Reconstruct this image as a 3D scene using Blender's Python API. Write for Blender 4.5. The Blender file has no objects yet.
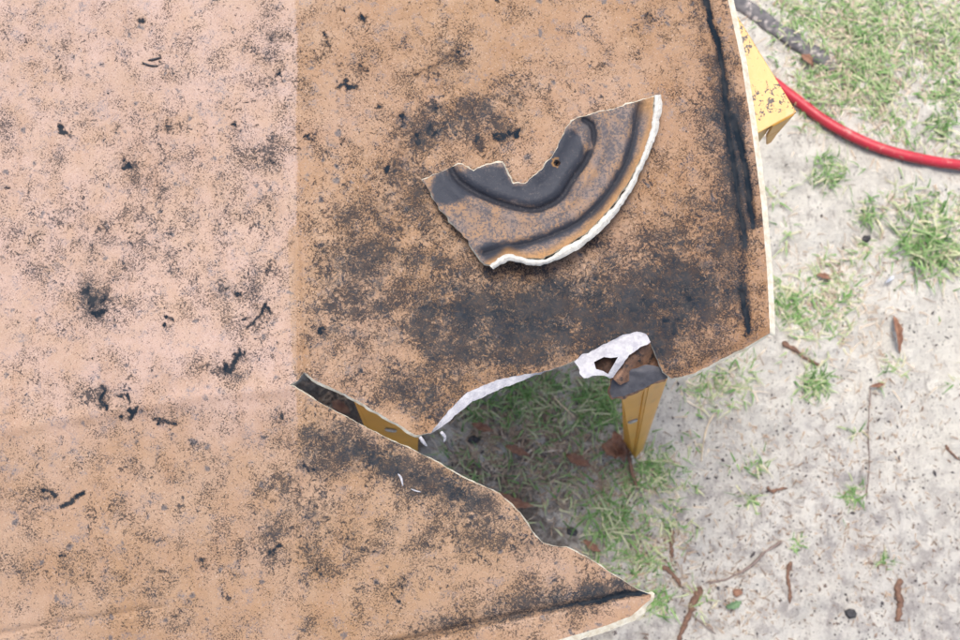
import bpy, math, random
import numpy as np
from mathutils import Vector, Matrix
from mathutils.geometry import delaunay_2d_cdt
R = math.radians
rnd = random.Random(7)
rng = np.random.default_rng(7)
S = bpy.context.scene
C = S.collection

# ------------------------------------------------------------------ camera, sky, sun, exposure
CAM_H, TILT, LENS = 1.75, 8.0, 40.0
cd = bpy.data.cameras.new('camera'); cam = bpy.data.objects.new('camera', cd); C.objects.link(cam)
cam.location = (0, 0, CAM_H); cam.rotation_euler = (R(TILT), 0, 0)
cd.lens = LENS; cd.sensor_width = 36; cd.clip_end = 2000; cd.clip_start = 0.02
cd.dof.use_dof = True; cd.dof.focus_distance = 1.06; cd.dof.aperture_fstop = 7.1
S.camera = cam
SUN_EL, SUN_AZ = 70.0, -8.0          # azimuth clockwise from +Y
w = bpy.data.worlds.new("World"); S.world = w; w.use_nodes = True
nt = w.node_tree; nt.nodes.clear()
sky = nt.nodes.new('ShaderNodeTexSky'); sky.sky_type = 'NISHITA'; sky.sun_disc = False
sky.sun_elevation = R(SUN_EL); sky.sun_rotation = R(SUN_AZ); sky.air_density = 1.0; sky.dust_density = 5.0; sky.ozone_density = 1.0
bg = nt.nodes.new('ShaderNodeBackground'); bg.inputs[1].default_value = 0.13
wo = nt.nodes.new('ShaderNodeOutputWorld')
nt.links.new(sky.outputs[0], bg.inputs[0]); nt.links.new(bg.outputs[0], wo.inputs[0])
sl = bpy.data.lights.new('sun', 'SUN'); sl.energy = 1.9; sl.angle = R(25); sl.color = (1, 0.95, 0.88)
so = bpy.data.objects.new('sun', sl); C.objects.link(so)
sd = Vector((math.sin(R(SUN_AZ)) * math.cos(R(SUN_EL)), math.cos(R(SUN_AZ)) * math.cos(R(SUN_EL)), math.sin(R(SUN_EL))))
so.rotation_euler = (-sd).to_track_quat('-Z', 'Y').to_euler(); so.location = sd * 5
S.view_settings.view_transform = 'Standard'; S.view_settings.look = 'None'
S.view_settings.exposure = 0.86; S.view_settings.gamma = 1

# ------------------------------------------------------------------ helpers
FPX = LENS / 36 * 960
ct, st = math.cos(R(TILT)), math.sin(R(TILT))
def W(px, py, z):
    """plan position (metres) at height z of a point measured in the photograph; works on arrays"""
    px = np.asarray(px, float); py = np.asarray(py, float); z = np.asarray(z, float)
    dx = (px - 480) / FPX; dy = -(py - 320) / FPX; dz = -1.0
    wy = dy * ct - dz * st; wz = dy * st + dz * ct
    t = (z - CAM_H) / wz
    return np.stack([dx * t + 0 * z, wy * t, z + 0 * t], -1)
def V(px, py, z): return Vector(W(px, py, z).tolist())

def _hash(ix, iy, seed):
    h = (ix.astype(np.int64) * 374761393 + iy.astype(np.int64) * 668265263 + seed * 1442695041) & 0x7fffffff
    h = ((h ^ (h >> 13)) * 1274126177) & 0x7fffffff
    h = (h ^ (h >> 16)) & 0xffff
    return h / 65535.0
def vnoise(x, y, s, seed=0):
    x = np.asarray(x, float) / s; y = np.asarray(y, float) / s
    ix = np.floor(x); iy = np.floor(y); fx = x - ix; fy = y - iy
    fx = fx * fx * (3 - 2 * fx); fy = fy * fy * (3 - 2 * fy)
    a = _hash(ix, iy, seed); b = _hash(ix + 1, iy, seed); c = _hash(ix, iy + 1, seed); d = _hash(ix + 1, iy + 1, seed)
    return (a * (1 - fx) + b * fx) * (1 - fy) + (c * (1 - fx) + d * fx) * fy - 0.5
def fbm(x, y, s, seed=0, o=4):
    r = 0
    for k in range(o): r = r + vnoise(x, y, s / 2 ** k, seed + k * 17) / 1.8 ** k
    return r
def polydist(x, y, pts):
    """distance to an open polyline and parameter 0..1 along it"""
    best = np.full(np.shape(x), 1e9); par = np.zeros(np.shape(x)); n = len(pts) - 1
    for i in range(n):
        (ax, ay), (bx, by) = pts[i], pts[i + 1]
        L = (bx - ax) ** 2 + (by - ay) ** 2
        t = np.clip(((x - ax) * (bx - ax) + (y - ay) * (by - ay)) / L, 0, 1)
        d = np.hypot(x - ax - t * (bx - ax), y - ay - t * (by - ay))
        m = d < best; best = np.where(m, d, best); par = np.where(m, (i + t) / n, par)
    return best, par
def smooth(a, b, x):
    t = np.clip((x - a) / (b - a), 0, 1); return t * t * (3 - 2 * t)
def resample(P, step, closed=True):
    P = [tuple(p) for p in P]
    if closed: P = P + [P[0]]
    out = []
    for (ax, ay), (bx, by) in zip(P[:-1], P[1:]):
        L = math.hypot(bx - ax, by - ay)
        st_ = step if (-30 < ax < 990 and -30 < ay < 670) or (-30 < bx < 990 and -30 < by < 670) else step * 8
        n = max(1, int(round(L / st_)))
        for k in range(n): out.append((ax + (bx - ax) * k / n, ay + (by - ay) * k / n))
    if not closed: out.append(P[-1])
    return np.array(out)
def inside(x, y, poly):
    res = np.zeros(x.shape, bool); n = len(poly)
    for i in range(n):
        ax, ay = poly[i]; bx, by = poly[(i + 1) % n]
        if ay == by: continue
        m = (ay > y) != (by > y)
        res ^= m & (x < (bx - ax) * (y - ay) / (by - ay) + ax)
    return res
def tag(o, label=None, cat=None, group=None, kind=None):
    for k, v in (('label', label), ('category', cat), ('group', group), ('kind', kind)):
        if v: o[k] = v
    return o
def empty(name, loc, label, cat, group=None):
    o = bpy.data.objects.new(name, None); C.objects.link(o); o.location = loc; o.empty_display_size = 0.05
    return tag(o, label, cat, group)
def mesh_obj(name, verts, faces, mats, parent=None, fm=None, smooth_=True, origin=None, attrs=None):
    """one mesh object; vertices are given in world space and stored relative to the origin"""
    verts = np.asarray(verts, float)
    if origin is None: origin = tuple(parent.location) if parent else (0, 0, 0)
    o3 = np.array(origin, float)
    me = bpy.data.meshes.new(name); me.from_pydata((verts - o3).tolist(), [], faces)
    for m in (mats if isinstance(mats, (list, tuple)) else [mats]): me.materials.append(m)
    if fm is not None: me.polygons.foreach_set('material_index', np.asarray(fm, dtype=np.int32))
    me.polygons.foreach_set('use_smooth', np.full(len(me.polygons), smooth_))
    for k, a in (attrs or {}).items():
        at = me.color_attributes.new(k, 'FLOAT_COLOR', 'POINT')
        at.data.foreach_set('color', np.asarray(a, dtype=np.float32).ravel())
    me.update()
    ob = bpy.data.objects.new(name, me); C.objects.link(ob)
    if parent: ob.parent = parent; ob.location = Vector(origin) - parent.location
    else: ob.location = origin
    return ob

def sheet(name, outline, zfn, t, step, mats, parent, attr=None, rimw=None, edge_fn=None, holes=(), fray=0.0, drop=None, origin=None):
    """a moulded sheet: free outline, height function, real thickness; mats = top, edge, underside"""
    P = resample(outline, step)
    if fray:
        P = P + np.stack([fbm(P[:, 0], P[:, 1], 7, 3, 3), fbm(P[:, 0], P[:, 1], 7, 9, 3)], -1) * fray * (np.where((P[:, 0] > 690) & (P[:, 1] < 345), .18, np.where((P[:, 1] > 395) & (P[:, 0] > 292) & (P[:, 1] > SLOT(P[:, 0])), .45, 1.0)))[:, None]
    n = len(P)
    H = [resample(h, step) for h in holes]
    x0, y0 = P.min(0); x1, y1 = P.max(0)
    def grid(xa, xb, ya, yb, s):
        gx = np.arange(xa, xb, s); gy = np.arange(ya, yb, s * .87)
        X, Y = np.meshgrid(gx, gy); X = X + (np.arange(len(gy)) % 2)[:, None] * s * .5
        return X.ravel(), Y.ravel()
    X, Y = grid(max(x0, -20), min(x1, 980), max(y0, -20), min(y1, 660), step)
    if x0 < -20 or y0 < -20 or y1 > 660:
        X2, Y2 = grid(x0, x1, y0, y1, step * 8)
        m = (X2 < -24) | (Y2 < -24) | (Y2 > 664)
        X = np.r_[X, X2[m]]; Y = np.r_[Y, Y2[m]]
    m = inside(X, Y, P)
    for h in H: m &= ~inside(X, Y, h)
    X, Y = X[m], Y[m]
    near = set()
    for p in np.vstack([P] + H):
        cx, cy = int(p[0] // step), int(p[1] // step)
        near.add((cx, cy))
    allb = np.vstack([P] + H)
    keep = np.ones(len(X), bool)
    for i in range(len(X)):
        cx, cy = int(X[i] // step), int(Y[i] // step)
        if (cx, cy) in near: keep[i] = False
    X, Y = X[keep], Y[keep]
    pts = [Vector(p) for p in np.vstack([allb, np.stack([X, Y], -1)]).tolist()]
    edges = [(i, (i + 1) % n) for i in range(n)]
    loops = [list(range(n))]; b = n
    for h in H:
        k = len(h); edges += [(b + i, b + (i + 1) % k) for i in range(k)]; loops.append(list(range(b, b + k))); b += k
    ov, oe, of, ovo, _, _ = delaunay_2d_cdt(pts, edges, [], 0, 1e-6)
    mp = {}
    for i, l in enumerate(ovo):
        for q in l: mp[q] = i
    T = np.array([list(f) for f in of]); Q = np.array([tuple(v) for v in ov])
    cen = Q[T].mean(1)
    kp = inside(cen[:, 0], cen[:, 1], P)
    for h in H: kp &= ~inside(cen[:, 0], cen[:, 1], h)
    T = T[kp]
    a_, b_, c_ = Q[T[:, 0]], Q[T[:, 1]], Q[T[:, 2]]
    area = (b_[:, 0] - a_[:, 0]) * (c_[:, 1] - a_[:, 1]) - (b_[:, 1] - a_[:, 1]) * (c_[:, 0] - a_[:, 0])
    T[area > 0] = T[area > 0][:, ::-1]           # image y runs down, so clockwise here = up in the world
    z = zfn(Q[:, 0], Q[:, 1]); top = W(Q[:, 0], Q[:, 1], z)
    N = len(Q); Qb = Q.copy(); zb = z - t
    # outward offset of the lower skin along the outer boundary
    for li, lp in enumerate(loops):
        L = [mp[i] for i in lp]; PP = Q[L]
        if rimw is not None and li == 0:
            tang = np.roll(PP, -2, 0) - np.roll(PP, 2, 0)
            nrm = np.stack([tang[:, 1], -tang[:, 0]], -1); nrm /= np.maximum(np.linalg.norm(nrm, axis=1), 1e-6)[:, None]
            sgn = 1 if np.sum(PP[:, 0] * np.roll(PP[:, 1], -1) - np.roll(PP[:, 0], -1) * PP[:, 1]) > 0 else -1
            wd = rimw(PP[:, 0], PP[:, 1])
            Qb[L] = PP + nrm * sgn * wd[:, None]
            if drop is not None: zb[L] = z[L] - drop(PP[:, 0], PP[:, 1])
    bot = W(Qb[:, 0], Qb[:, 1], zb)
    verts = [top, bot]; faces = T.tolist() + (T[:, ::-1] + N).tolist(); fm = [0] * len(T) + [2] * len(T)
    A = None
    if attr is not None: A = [attr(Q[:, 0], Q[:, 1])] * 2
    base = 2 * N
    for lp in loops:
        L = [mp[i] for i in lp]; k = len(L)
        verts += [top[L], bot[L]]
        if A is not None: A += [A[0][L], A[0][L]]
        for i in range(k):
            j = (i + 1) % k
            faces.append([base + i, base + j, base + k + j, base + k + i]); fm.append(3 if edge_fn and edge_fn(*Q[L[i]]) else 1)
        base += 2 * k
    ob = mesh_obj(name, np.vstack(verts), faces, mats, parent, fm, True, origin, {'stains': np.vstack(A)} if A is not None else None)
    return ob

def tube(path, rad, n=10, cap=True, squash=1.0):
    """verts, faces of a tube along 3-D points with a radius per point"""
    P = [Vector(p) for p in path]; vs = []; fs = []
    up = Vector((0, 0, 1))
    for i, p in enumerate(P):
        d = (P[min(i + 1, len(P) - 1)] - P[max(i - 1, 0)]).normalized()
        s = d.cross(up); s = s.normalized() if s.length > 1e-4 else Vector((1, 0, 0)); u = s.cross(d)
        for k in range(n):
            a = 2 * math.pi * k / n
            vs.append(p + s * (math.cos(a) * rad[i]) + u * (math.sin(a) * rad[i] * squash))
    for i in range(len(P) - 1):
        for k in range(n):
            a = i * n + k; b = i * n + (k + 1) % n
            fs.append([a, b, b + n, a + n])
    if cap:
        fs.append(list(range(n))[::-1]); fs.append([len(vs) - n + k for k in range(n)])
    return np.array([tuple(v) for v in vs]), fs
def catmull(P, m=8):
    P = [Vector(p) for p in P]; out = []
    Q = [P[0] * 2 - P[1]] + P + [P[-1] * 2 - P[-2]]
    for i in range(1, len(Q) - 2):
        for k in range(m):
            t = k / m; a, b, c, d = Q[i - 1], Q[i], Q[i + 1], Q[i + 2]
            out.append(0.5 * ((2 * b) + (c - a) * t + (2 * a - 5 * b + 4 * c - d) * t * t + (3 * b - a - 3 * c + d) * t ** 3))
    out.append(P[-1]); return out

SLOT = lambda x: 384 + .5 * (x - 300)
# ------------------------------------------------------------------ materials
class NB:
    def __init__(s, name, rough=0.8, spec=0.3):
        s.m = bpy.data.materials.new(name); s.m.use_nodes = True; s.t = s.m.node_tree
        s.b = s.t.nodes['Principled BSDF']; s.b.inputs['Roughness'].default_value = rough
        s.b.inputs['Specular IOR Level'].default_value = spec
    def n(s, typ, **k):
        x = s.t.nodes.new('ShaderNode' + typ)
        for a, v in k.items():
            if a.startswith('_'): setattr(x, a[1:], v)
        return x
    def put(s, sock, v):
        if isinstance(v, bpy.types.NodeSocket): s.t.links.new(v, sock)
        elif isinstance(v, (tuple, list)) and len(v) == 3 and sock.type == 'RGBA': sock.default_value = (*v, 1)
        else: sock.default_value = v
    def co(s):
        g = s.n('NewGeometry'); return g.outputs['Position']
    def vec(s, v, sc=(1, 1, 1), rot=(0, 0, 0)):
        x = s.n('Mapping'); s.put(x.inputs[0], v); x.inputs['Scale'].default_value = sc; x.inputs['Rotation'].default_value = rot; return x.outputs[0]
    def noise(s, v, scale, detail=4, rough=0.55, dist=0.0):
        x = s.n('TexNoise'); s.put(x.inputs['Vector'], v); x.inputs['Scale'].default_value = scale
        x.inputs['Detail'].default_value = detail; x.inputs['Roughness'].default_value = rough; x.inputs['Distortion'].default_value = dist
        return x.outputs['Fac']
    def vor(s, v, scale, feat='F1', rnd_=1.0, out='Distance'):
        x = s.n('TexVoronoi', _feature=feat); s.put(x.inputs['Vector'], v); x.inputs['Scale'].default_value = scale
        x.inputs['Randomness'].default_value = rnd_; return x.outputs[out]
    def m1(s, op, a, b=0.0, c=0.0, clamp=False):
        x = s.n('Math', _operation=op, _use_clamp=clamp); s.put(x.inputs[0], a); s.put(x.inputs[1], b); s.put(x.inputs[2], c); return x.outputs[0]
    def ramp(s, v, a, b, lo=0.0, hi=1.0):
        x = s.n('MapRange', _interpolation_type='SMOOTHSTEP'); s.put(x.inputs['Value'], v)
        for k, q in ((1, a), (2, b), (3, lo), (4, hi)): x.inputs[k].default_value = q
        return x.outputs[0]
    def mix(s, f, a, b, mode='MIX'):
        x = s.n('Mix', _data_type='RGBA', _blend_type=mode); s.put(x.inputs[0], f); s.put(x.inputs[6], a); s.put(x.inputs[7], b); return x.outputs[2]
    def attr(s, name='stains'):
        a = s.n('Attribute', _attribute_name=name); q = s.n('SeparateColor'); s.put(q.inputs[0], a.outputs['Color'])
        return q.outputs[0], q.outputs[1], q.outputs[2], a.outputs['Alpha']
    def bump(s, h, dist, strength=1.0, prev=None):
        x = s.n('Bump'); s.put(x.inputs['Height'], h); x.inputs['Distance'].default_value = dist; x.inputs['Strength'].default_value = strength
        if prev: s.put(x.inputs['Normal'], prev)
        return x.outputs[0]
    def out(s, color=None, rough=None, normal=None):
        if color is not None: s.put(s.b.inputs['Base Color'], color)
        if rough is not None: s.put(s.b.inputs['Roughness'], rough)
        if normal is not None: s.put(s.b.inputs['Normal'], normal)
        return s.m

def mat_shell():
    s = NB('weathered_orange_shell', 0.5, 0.4); p = s.co(); gr, dust_lit, sp, rust_shade = s.attr()
    big = s.noise(p, 7, 4); mid = s.noise(p, 40, 4); streak = s.noise(s.vec(p, (1, .22, 1), (0, 0, R(-35))), 55, 5, .6)
    c = s.mix(s.ramp(big, .35, .7), (.255, .150, .070), (.290, .186, .104))
    c = s.mix(s.ramp(s.noise(p, 18, 5, .6), .38, .66, 0, .55), c, (.33, .235, .165))
    c = s.mix(s.m1('MULTIPLY', rust_shade, s.ramp(mid, .25, .75, .65, 1.0)), c, (.205, .100, .033))
    c = s.mix(s.m1('MULTIPLY', dust_lit, s.ramp(mid, .3, .7, .5, 1.0)), c, (.390, .290, .255))
    c = s.mix(s.ramp(streak, .5, .78, 0, .4), c, (.27, .155, .09))
    c = s.mix(s.ramp(s.noise(p, 1100, 3, .75), .36, .66, 0, .6), c, (.25, .15, .10))
    c = s.mix(s.ramp(s.noise(p, 520, 3, .7), .58, .7, 0, .5), c, (.45, .36, .30))
    wob = s.n('VectorMath', _operation='ADD'); nz = s.n('TexNoise'); s.put(nz.inputs['Vector'], p); nz.inputs['Scale'].default_value = 90
    sc_ = s.n('VectorMath', _operation='SCALE'); s.put(sc_.inputs[0], nz.outputs['Color']); sc_.inputs['Scale'].default_value = .012
    s.put(wob.inputs[0], p); s.put(wob.inputs[1], sc_.outputs[0]); pw = wob.outputs[0]
    # soft blue grey smear between the specks
    smn = s.m1('ADD', s.m1('ADD', s.m1('MULTIPLY', s.noise(pw, 34, 6, .7), .55), s.m1('MULTIPLY', s.noise(pw, 110, 4, .7), .60)), s.m1('MULTIPLY', gr, .40))
    smear = s.m1('MULTIPLY', s.ramp(smn, .72, 1.08), s.ramp(s.m1('ADD', s.m1('MULTIPLY', s.noise(pw, 250, 5, .8), .8), s.m1('MULTIPLY', gr, .045)), .37, .46))
    c = s.mix(s.m1('MULTIPLY', smear, .85), c, (.034, .052, .066))
    sm2 = s.m1('MULTIPLY', s.ramp(s.noise(pw, 75, 5, .7), .50, .68), s.ramp(s.noise(p, 600, 3, .8), .4, .6))
    c = s.mix(s.m1('MULTIPLY', sm2, .8), c, (.10, .105, .13))
    # isolated round mould dots of uneven size
    vd = s.n('TexVoronoi', _feature='F1'); s.put(vd.inputs['Vector'], pw); vd.inputs['Scale'].default_value = 72; vd.inputs['Randomness'].default_value = 1.0
    vc = s.n('SeparateColor'); s.put(vc.inputs[0], vd.outputs['Color'])
    dot = s.m1('SUBTRACT', s.m1('MULTIPLY', s.ramp(vc.outputs[0], .45, 1.0), .30), s.m1('ADD', vd.outputs['Distance'], s.m1('MULTIPLY', s.m1('SUBTRACT', s.noise(p, 380, 4, .8), .5), .42)))
    c = s.mix(s.m1('MULTIPLY', s.ramp(dot, .0, .16), .72), c, (.05, .058, .075))
    # crust specks at several sizes
    f0 = s.m1('ADD', s.noise(p, 600, 4, .8), s.m1('MULTIPLY', s.m1('SUBTRACT', s.noise(pw, 38, 4), .5), .5))
    f0 = s.m1('ADD', f0, s.m1('MULTIPLY', gr, .13)); k0 = s.m1('MULTIPLY', s.ramp(f0, .605, .665), .8)
    f1 = s.m1('ADD', s.noise(pw, 300, 5, .76), s.m1('MULTIPLY', s.m1('SUBTRACT', s.noise(pw, 45, 4), .5), .55))
    f1 = s.m1('ADD', f1, s.m1('MULTIPLY', gr, .20)); k1 = s.ramp(f1, .655, .72)
    # short curled fibres
    rg1 = s.m1('ABSOLUTE', s.m1('SUBTRACT', s.noise(pw, 150, 2, .6), .5))
    fib = s.m1('MULTIPLY', s.ramp(rg1, .006, .018, 1, 0), s.ramp(s.m1('ADD', s.noise(p, 240, 3, .7), s.m1('MULTIPLY', gr, .12)), .55, .62))
    f2 = s.m1('ADD', s.noise(pw, 150, 5, .74), s.m1('MULTIPLY', s.m1('SUBTRACT', s.noise(p, 18, 3), .5), .35))
    f2 = s.m1('ADD', f2, s.m1('MULTIPLY', gr, .15))
    k2 = s.m1('MULTIPLY', s.ramp(f2, .665, .745), s.ramp(s.noise(p, 560, 3, .75), .36, .58))
    f3 = s.m1('ADD', sp, s.m1('MULTIPLY', s.m1('SUBTRACT', s.noise(p, 260, 6, .85), .5), 2.2))
    k3 = s.m1('MULTIPLY', s.m1('MULTIPLY', s.ramp(f3, .32, .72), s.ramp(sp, .02, .2)), s.ramp(s.m1('ADD', sp, s.noise(p, 700, 3, .8)), .55, .95, .45, 1))
    k = s.m1('MAXIMUM', s.m1('MAXIMUM', s.m1('MULTIPLY', k1, .84), s.m1('MULTIPLY', k2, .8)), k3)
    k = s.m1('MAXIMUM', s.m1('MAXIMUM', k, k0), s.m1('MULTIPLY', fib, .7))
    dk = s.mix(s.ramp(s.noise(p, 60, 2), .4, .65), (.012, .018, .026), (.026, .030, .036))
    c = s.mix(k, c, dk)
    h = s.m1('ADD', s.m1('MULTIPLY', k, .6), s.m1('MULTIPLY', s.noise(p, 700, 4, .7), .5))
    nb = s.bump(h, .0007, .8)
    rg = s.m1('ADD', s.m1('MULTIPLY', k, .2), s.ramp(mid, .3, .7, .5, .65))
    s.put(s.b.inputs['Specular IOR Level'], s.m1('MULTIPLY', s.m1('SUBTRACT', 1.0, s.m1('MAXIMUM', k, smear)), .38))
    return s.out(c, rg, nb)
def mat_frag():
    s = NB('fragment_skin', 0.6, 0.25); p = s.co(); gr, dust_lit, sp, rust_shade = s.attr()
    c = s.mix(s.ramp(s.noise(p, 45, 5, .6), .35, .65), (.27, .165, .095), (.19, .145, .125))
    c = s.mix(s.ramp(s.noise(s.vec(p, (1, .3, 1), (0, 0, R(25))), 130, 5, .7), .48, .62, 0, .8), c, (.12, .10, .10))
    f = s.m1('ADD', gr, s.m1('MULTIPLY', s.m1('SUBTRACT', s.noise(p, 70, 5, .65), .5), .9))
    k = s.ramp(f, .30, .66)
    sk = s.ramp(s.m1('ADD', s.noise(p, 380, 5, .7), s.m1('MULTIPLY', s.noise(p, 50, 3), .35)), .64, .74, 0, .85)
    c = s.mix(sk, c, (.07, .07, .08))
    c = s.mix(k, c, s.mix(s.noise(p, 90, 4), (.022, .026, .038), (.044, .048, .060)))
    c = s.mix(s.ramp(s.m1('ADD', sp, s.m1('MULTIPLY', s.m1('SUBTRACT', s.noise(p, 150, 3), .5), .4)), .30, .75), c, (.016, .018, .026))
    c = s.mix(s.m1('MULTIPLY', s.ramp(s.noise(p, 300, 6, .85), .52, .68, 0, .42), s.ramp(s.noise(p, 35, 4, .7), .35, .62)), c, (.21, .17, .15))
    c = s.mix(rust_shade, c, (.36, .19, .06))
    return s.out(c, s.ramp(k, 0, 1, .7, .55), s.bump(s.noise(p, 350, 5, .8), .0012, .8))
def mat_plain(name, a, b, scale, rough=.8, bd=.001, spec=.3, c3=None, t3=(.6, .7), s3=None, detail=5):
    s = NB(name, rough, spec); p = s.co()
    c = s.mix(s.ramp(s.noise(p, scale, detail, .65), .3, .7), a, b)
    if c3: c = s.mix(s.ramp(s.noise(p, s3 or scale * 3, 5, .7), *t3), c, c3)
    return s.out(c, None, s.bump(s.noise(p, scale * 2.5, 4, .7), bd, .7))
def mat_ground():
    s = NB('pale_sand', 0.95, 0.15); p = s.co(); soil, greying, mo, _ = s.attr()
    c = s.mix(s.ramp(s.noise(p, 6, 5), .3, .7), (.76, .735, .66), (.86, .84, .765))
    c = s.mix(s.m1('MULTIPLY', s.ramp(s.noise(p, 35, 6, .7), .44, .66, 0, .7), s.m1('ADD', greying, .35)), c, (.34, .31, .30))
    c = s.mix(s.m1('MULTIPLY', greying, .30), c, (.48, .455, .46))
    c = s.mix(s.ramp(s.noise(p, 260, 5, .75), .52, .74, 0, .55), c, (.25, .23, .22))
    c = s.mix(s.ramp(s.noise(s.vec(p, (1, .35, 1), (0, 0, R(20))), 95, 6, .8), .53, .66, 0, .6), c, (.22, .19, .18))
    c = s.mix(s.ramp(s.noise(p, 900, 2, .7), .55, .75, 0, .6), c, (.78, .75, .72))
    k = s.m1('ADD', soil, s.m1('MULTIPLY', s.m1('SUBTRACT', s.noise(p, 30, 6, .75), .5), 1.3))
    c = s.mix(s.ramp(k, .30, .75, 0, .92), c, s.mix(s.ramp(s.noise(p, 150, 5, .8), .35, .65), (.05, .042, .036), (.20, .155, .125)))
    v = s.vor(s.vec(p, (1, 1, 0)), 130, out='Distance')
    sel = s.ramp(s.noise(p, 28, 4, .7), .47, .58)
    c = s.mix(s.m1('MULTIPLY', s.ramp(v, .10, .24, 1, 0), sel), c, (.06, .05, .05))
    nb = s.bump(s.noise(p, 45, 7, .8), .014, 1); nb = s.bump(s.noise(p, 500, 4, .8), .0025, 1, nb)
    return s.out(c, None, nb)
def mat_blade(name, cols):
    s = NB(name, .6, .3); r, g, b, a = s.attr('tint')
    x = s.n('ValToRGB'); s.put(x.inputs[0], r); cr = x.color_ramp
    cr.elements[0].color = (*cols[0], 1); cr.elements[1].color = (*cols[-1], 1)
    for i, q in enumerate(cols[1:-1]):
        e = cr.elements.new((i + 1) / (len(cols) - 1)); e.color = (*q, 1)
    m = s.out(x.outputs[0]); return m
def mat_yellow(name, base, worn=0.0):
    s = NB(name, .38, .5); p = s.co()
    c = s.mix(s.ramp(s.noise(p, 9, 4), .35, .65), base, tuple(v * .86 for v in base))
    if worn:
        k = s.ramp(s.m1('ADD', s.noise(p, 190, 5, .7), s.m1('MULTIPLY', s.noise(p, 30, 3), .55)), .865, .89)
        c = s.mix(s.m1('MULTIPLY', k, worn), c, (.03, .018, .014))
        c = s.mix(s.ramp(s.noise(p, 35, 4), .6, .75, 0, .4), c, (.55, .33, .2))
    else:
        c = s.mix(s.ramp(s.noise(p, 120, 5, .7), .66, .72, 0, .7), c, (.16, .08, .03))
        c = s.mix(s.ramp(s.noise(s.vec(p, (1, 1, .25)), 50, 4), .55, .8, 0, .5), c, (.28, .15, .02))
    return s.out(c, None, s.bump(s.noise(p, 180, 3), .0004, .5))

M_shell = mat_shell(); M_frag = mat_frag(); M_ground = mat_ground()
M_edge = mat_plain('torn_fibre_edge', (.56, .55, .47), (.42, .37, .28), 120, .85, .0015, c3=(.16, .12, .09), t3=(.64, .72), s3=260)
M_white = mat_plain('white_gelcoat', (.46, .46, .48), (.31, .31, .35), 110, .75, .0025, c3=(.14, .12, .115), t3=(.60, .74), s3=260)
M_under = mat_plain('underside_skin', (.62, .60, .55), (.50, .46, .40), 20, .6, .0006)
M_brownedge = mat_plain('brown_curled_skin', (.09, .05, .035), (.22, .125, .08), 60, .7, .002, c3=(.03, .028, .03), t3=(.5, .62), s3=150)
M_dark = mat_plain('blackened_skin', (.040, .042, .052), (.075, .075, .085), 90, .55, .001, c3=(.14, .11, .09), t3=(.66, .72), s3=200)
M_hollow = mat_plain('dark_brown_skin', (.035, .022, .018), (.085, .045, .03), 120, .8, .003)
M_yel = mat_yellow('yellow_enamel', (.58, .28, .016)); M_yel_top = mat_yellow('chipped_yellow_enamel', (.56, .345, .105), 1.0)
M_bolt = mat_plain('zinc_bolt', (.42, .42, .42), (.25, .22, .19), 200, .45, .0003)
M_hose = mat_plain('red_rubber', (.44, .016, .036), (.34, .022, .036), 30, .45, .0008, .5, c3=(.48, .22, .19), t3=(.56, .74), s3=70)
M_strap = mat_plain('grey_webbing', (.075, .075, .085), (.14, .135, .14), 60, .9, .001, c3=(.42, .38, .36), t3=(.52, .66), s3=70)
M_leaf = mat_plain('dry_leaf', (.15, .07, .05), (.26, .15, .10), 110, .8, .001, c3=(.10, .05, .04), t3=(.58, .7))
M_bark = mat_plain('dry_bark', (.20, .115, .08), (.085, .05, .04), 130, .9, .002, c3=(.45, .30, .2), t3=(.6, .7))
M_twig = mat_plain('grey_twig', (.13, .10, .09), (.24, .19, .17), 130, .9, .001)
M_straw = mat_plain('pale_straw', (.62, .52, .36), (.48, .38, .26), 90, .8, .0005)
M_coal = mat_plain('black_charcoal', (.025, .025, .03), (.06, .06, .065), 200, .7, .001)
M_grass = mat_blade('grass_green', [(.05, .13, .03), (.11, .225, .06), (.18, .30, .11), (.30, .37, .19), (.50, .46, .32)])
M_dry = mat_blade('dead_grass', [(.13, .085, .055), (.30, .22, .16), (.45, .37, .28), (.58, .51, .42)])

# ------------------------------------------------------------------ ground
def soilmap(x, y):
    # x, y world metres -> darkness of the soil (organic litter under the torn opening, patches elsewhere)
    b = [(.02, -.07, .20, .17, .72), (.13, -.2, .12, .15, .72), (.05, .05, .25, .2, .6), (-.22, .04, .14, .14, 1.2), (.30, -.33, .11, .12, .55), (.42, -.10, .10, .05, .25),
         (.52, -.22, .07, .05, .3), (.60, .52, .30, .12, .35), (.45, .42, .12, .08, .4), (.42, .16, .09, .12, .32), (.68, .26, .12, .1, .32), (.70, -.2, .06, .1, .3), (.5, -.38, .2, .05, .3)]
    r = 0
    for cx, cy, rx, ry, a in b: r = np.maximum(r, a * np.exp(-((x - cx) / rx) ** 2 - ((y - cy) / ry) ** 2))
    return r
def ground_z(x, y):
    return fbm(x, y, .35, 5, 3) * .030 + fbm(x, y, .05, 8, 3) * .010
def axis(a, b, s, far):
    g = list(np.arange(a, b, s)); k = s; v = g[-1]; r = []
    while v < far: k *= 1.25; v += k; r.append(v)
    k = s; v = g[0]; l = []
    while v > -far: k *= 1.25; v -= k; l.append(v)
    return np.array(l[::-1] + g + r)
gx = axis(-.35, 1.0, .0042, 600); gy = axis(-.60, .95, .0042, 600)
GX, GY = np.meshgrid(gx, gy)
fade = np.exp(-np.maximum(0, np.hypot(GX, GY) - 3) / 20)
GZ = ground_z(GX, GY) * fade
nx, ny = len(gx), len(gy)
idx = np.arange(nx * ny).reshape(ny, nx)
F = np.stack([idx[:-1, :-1], idx[:-1, 1:], idx[1:, 1:], idx[1:, :-1]], -1).reshape(-1, 4)
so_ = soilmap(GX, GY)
greying_ = smooth(.22, -.12, GY + fbm(GX, GY, .2, 44, 3) * .25)  # sand gets greyer and more mottled towards the near side
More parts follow.
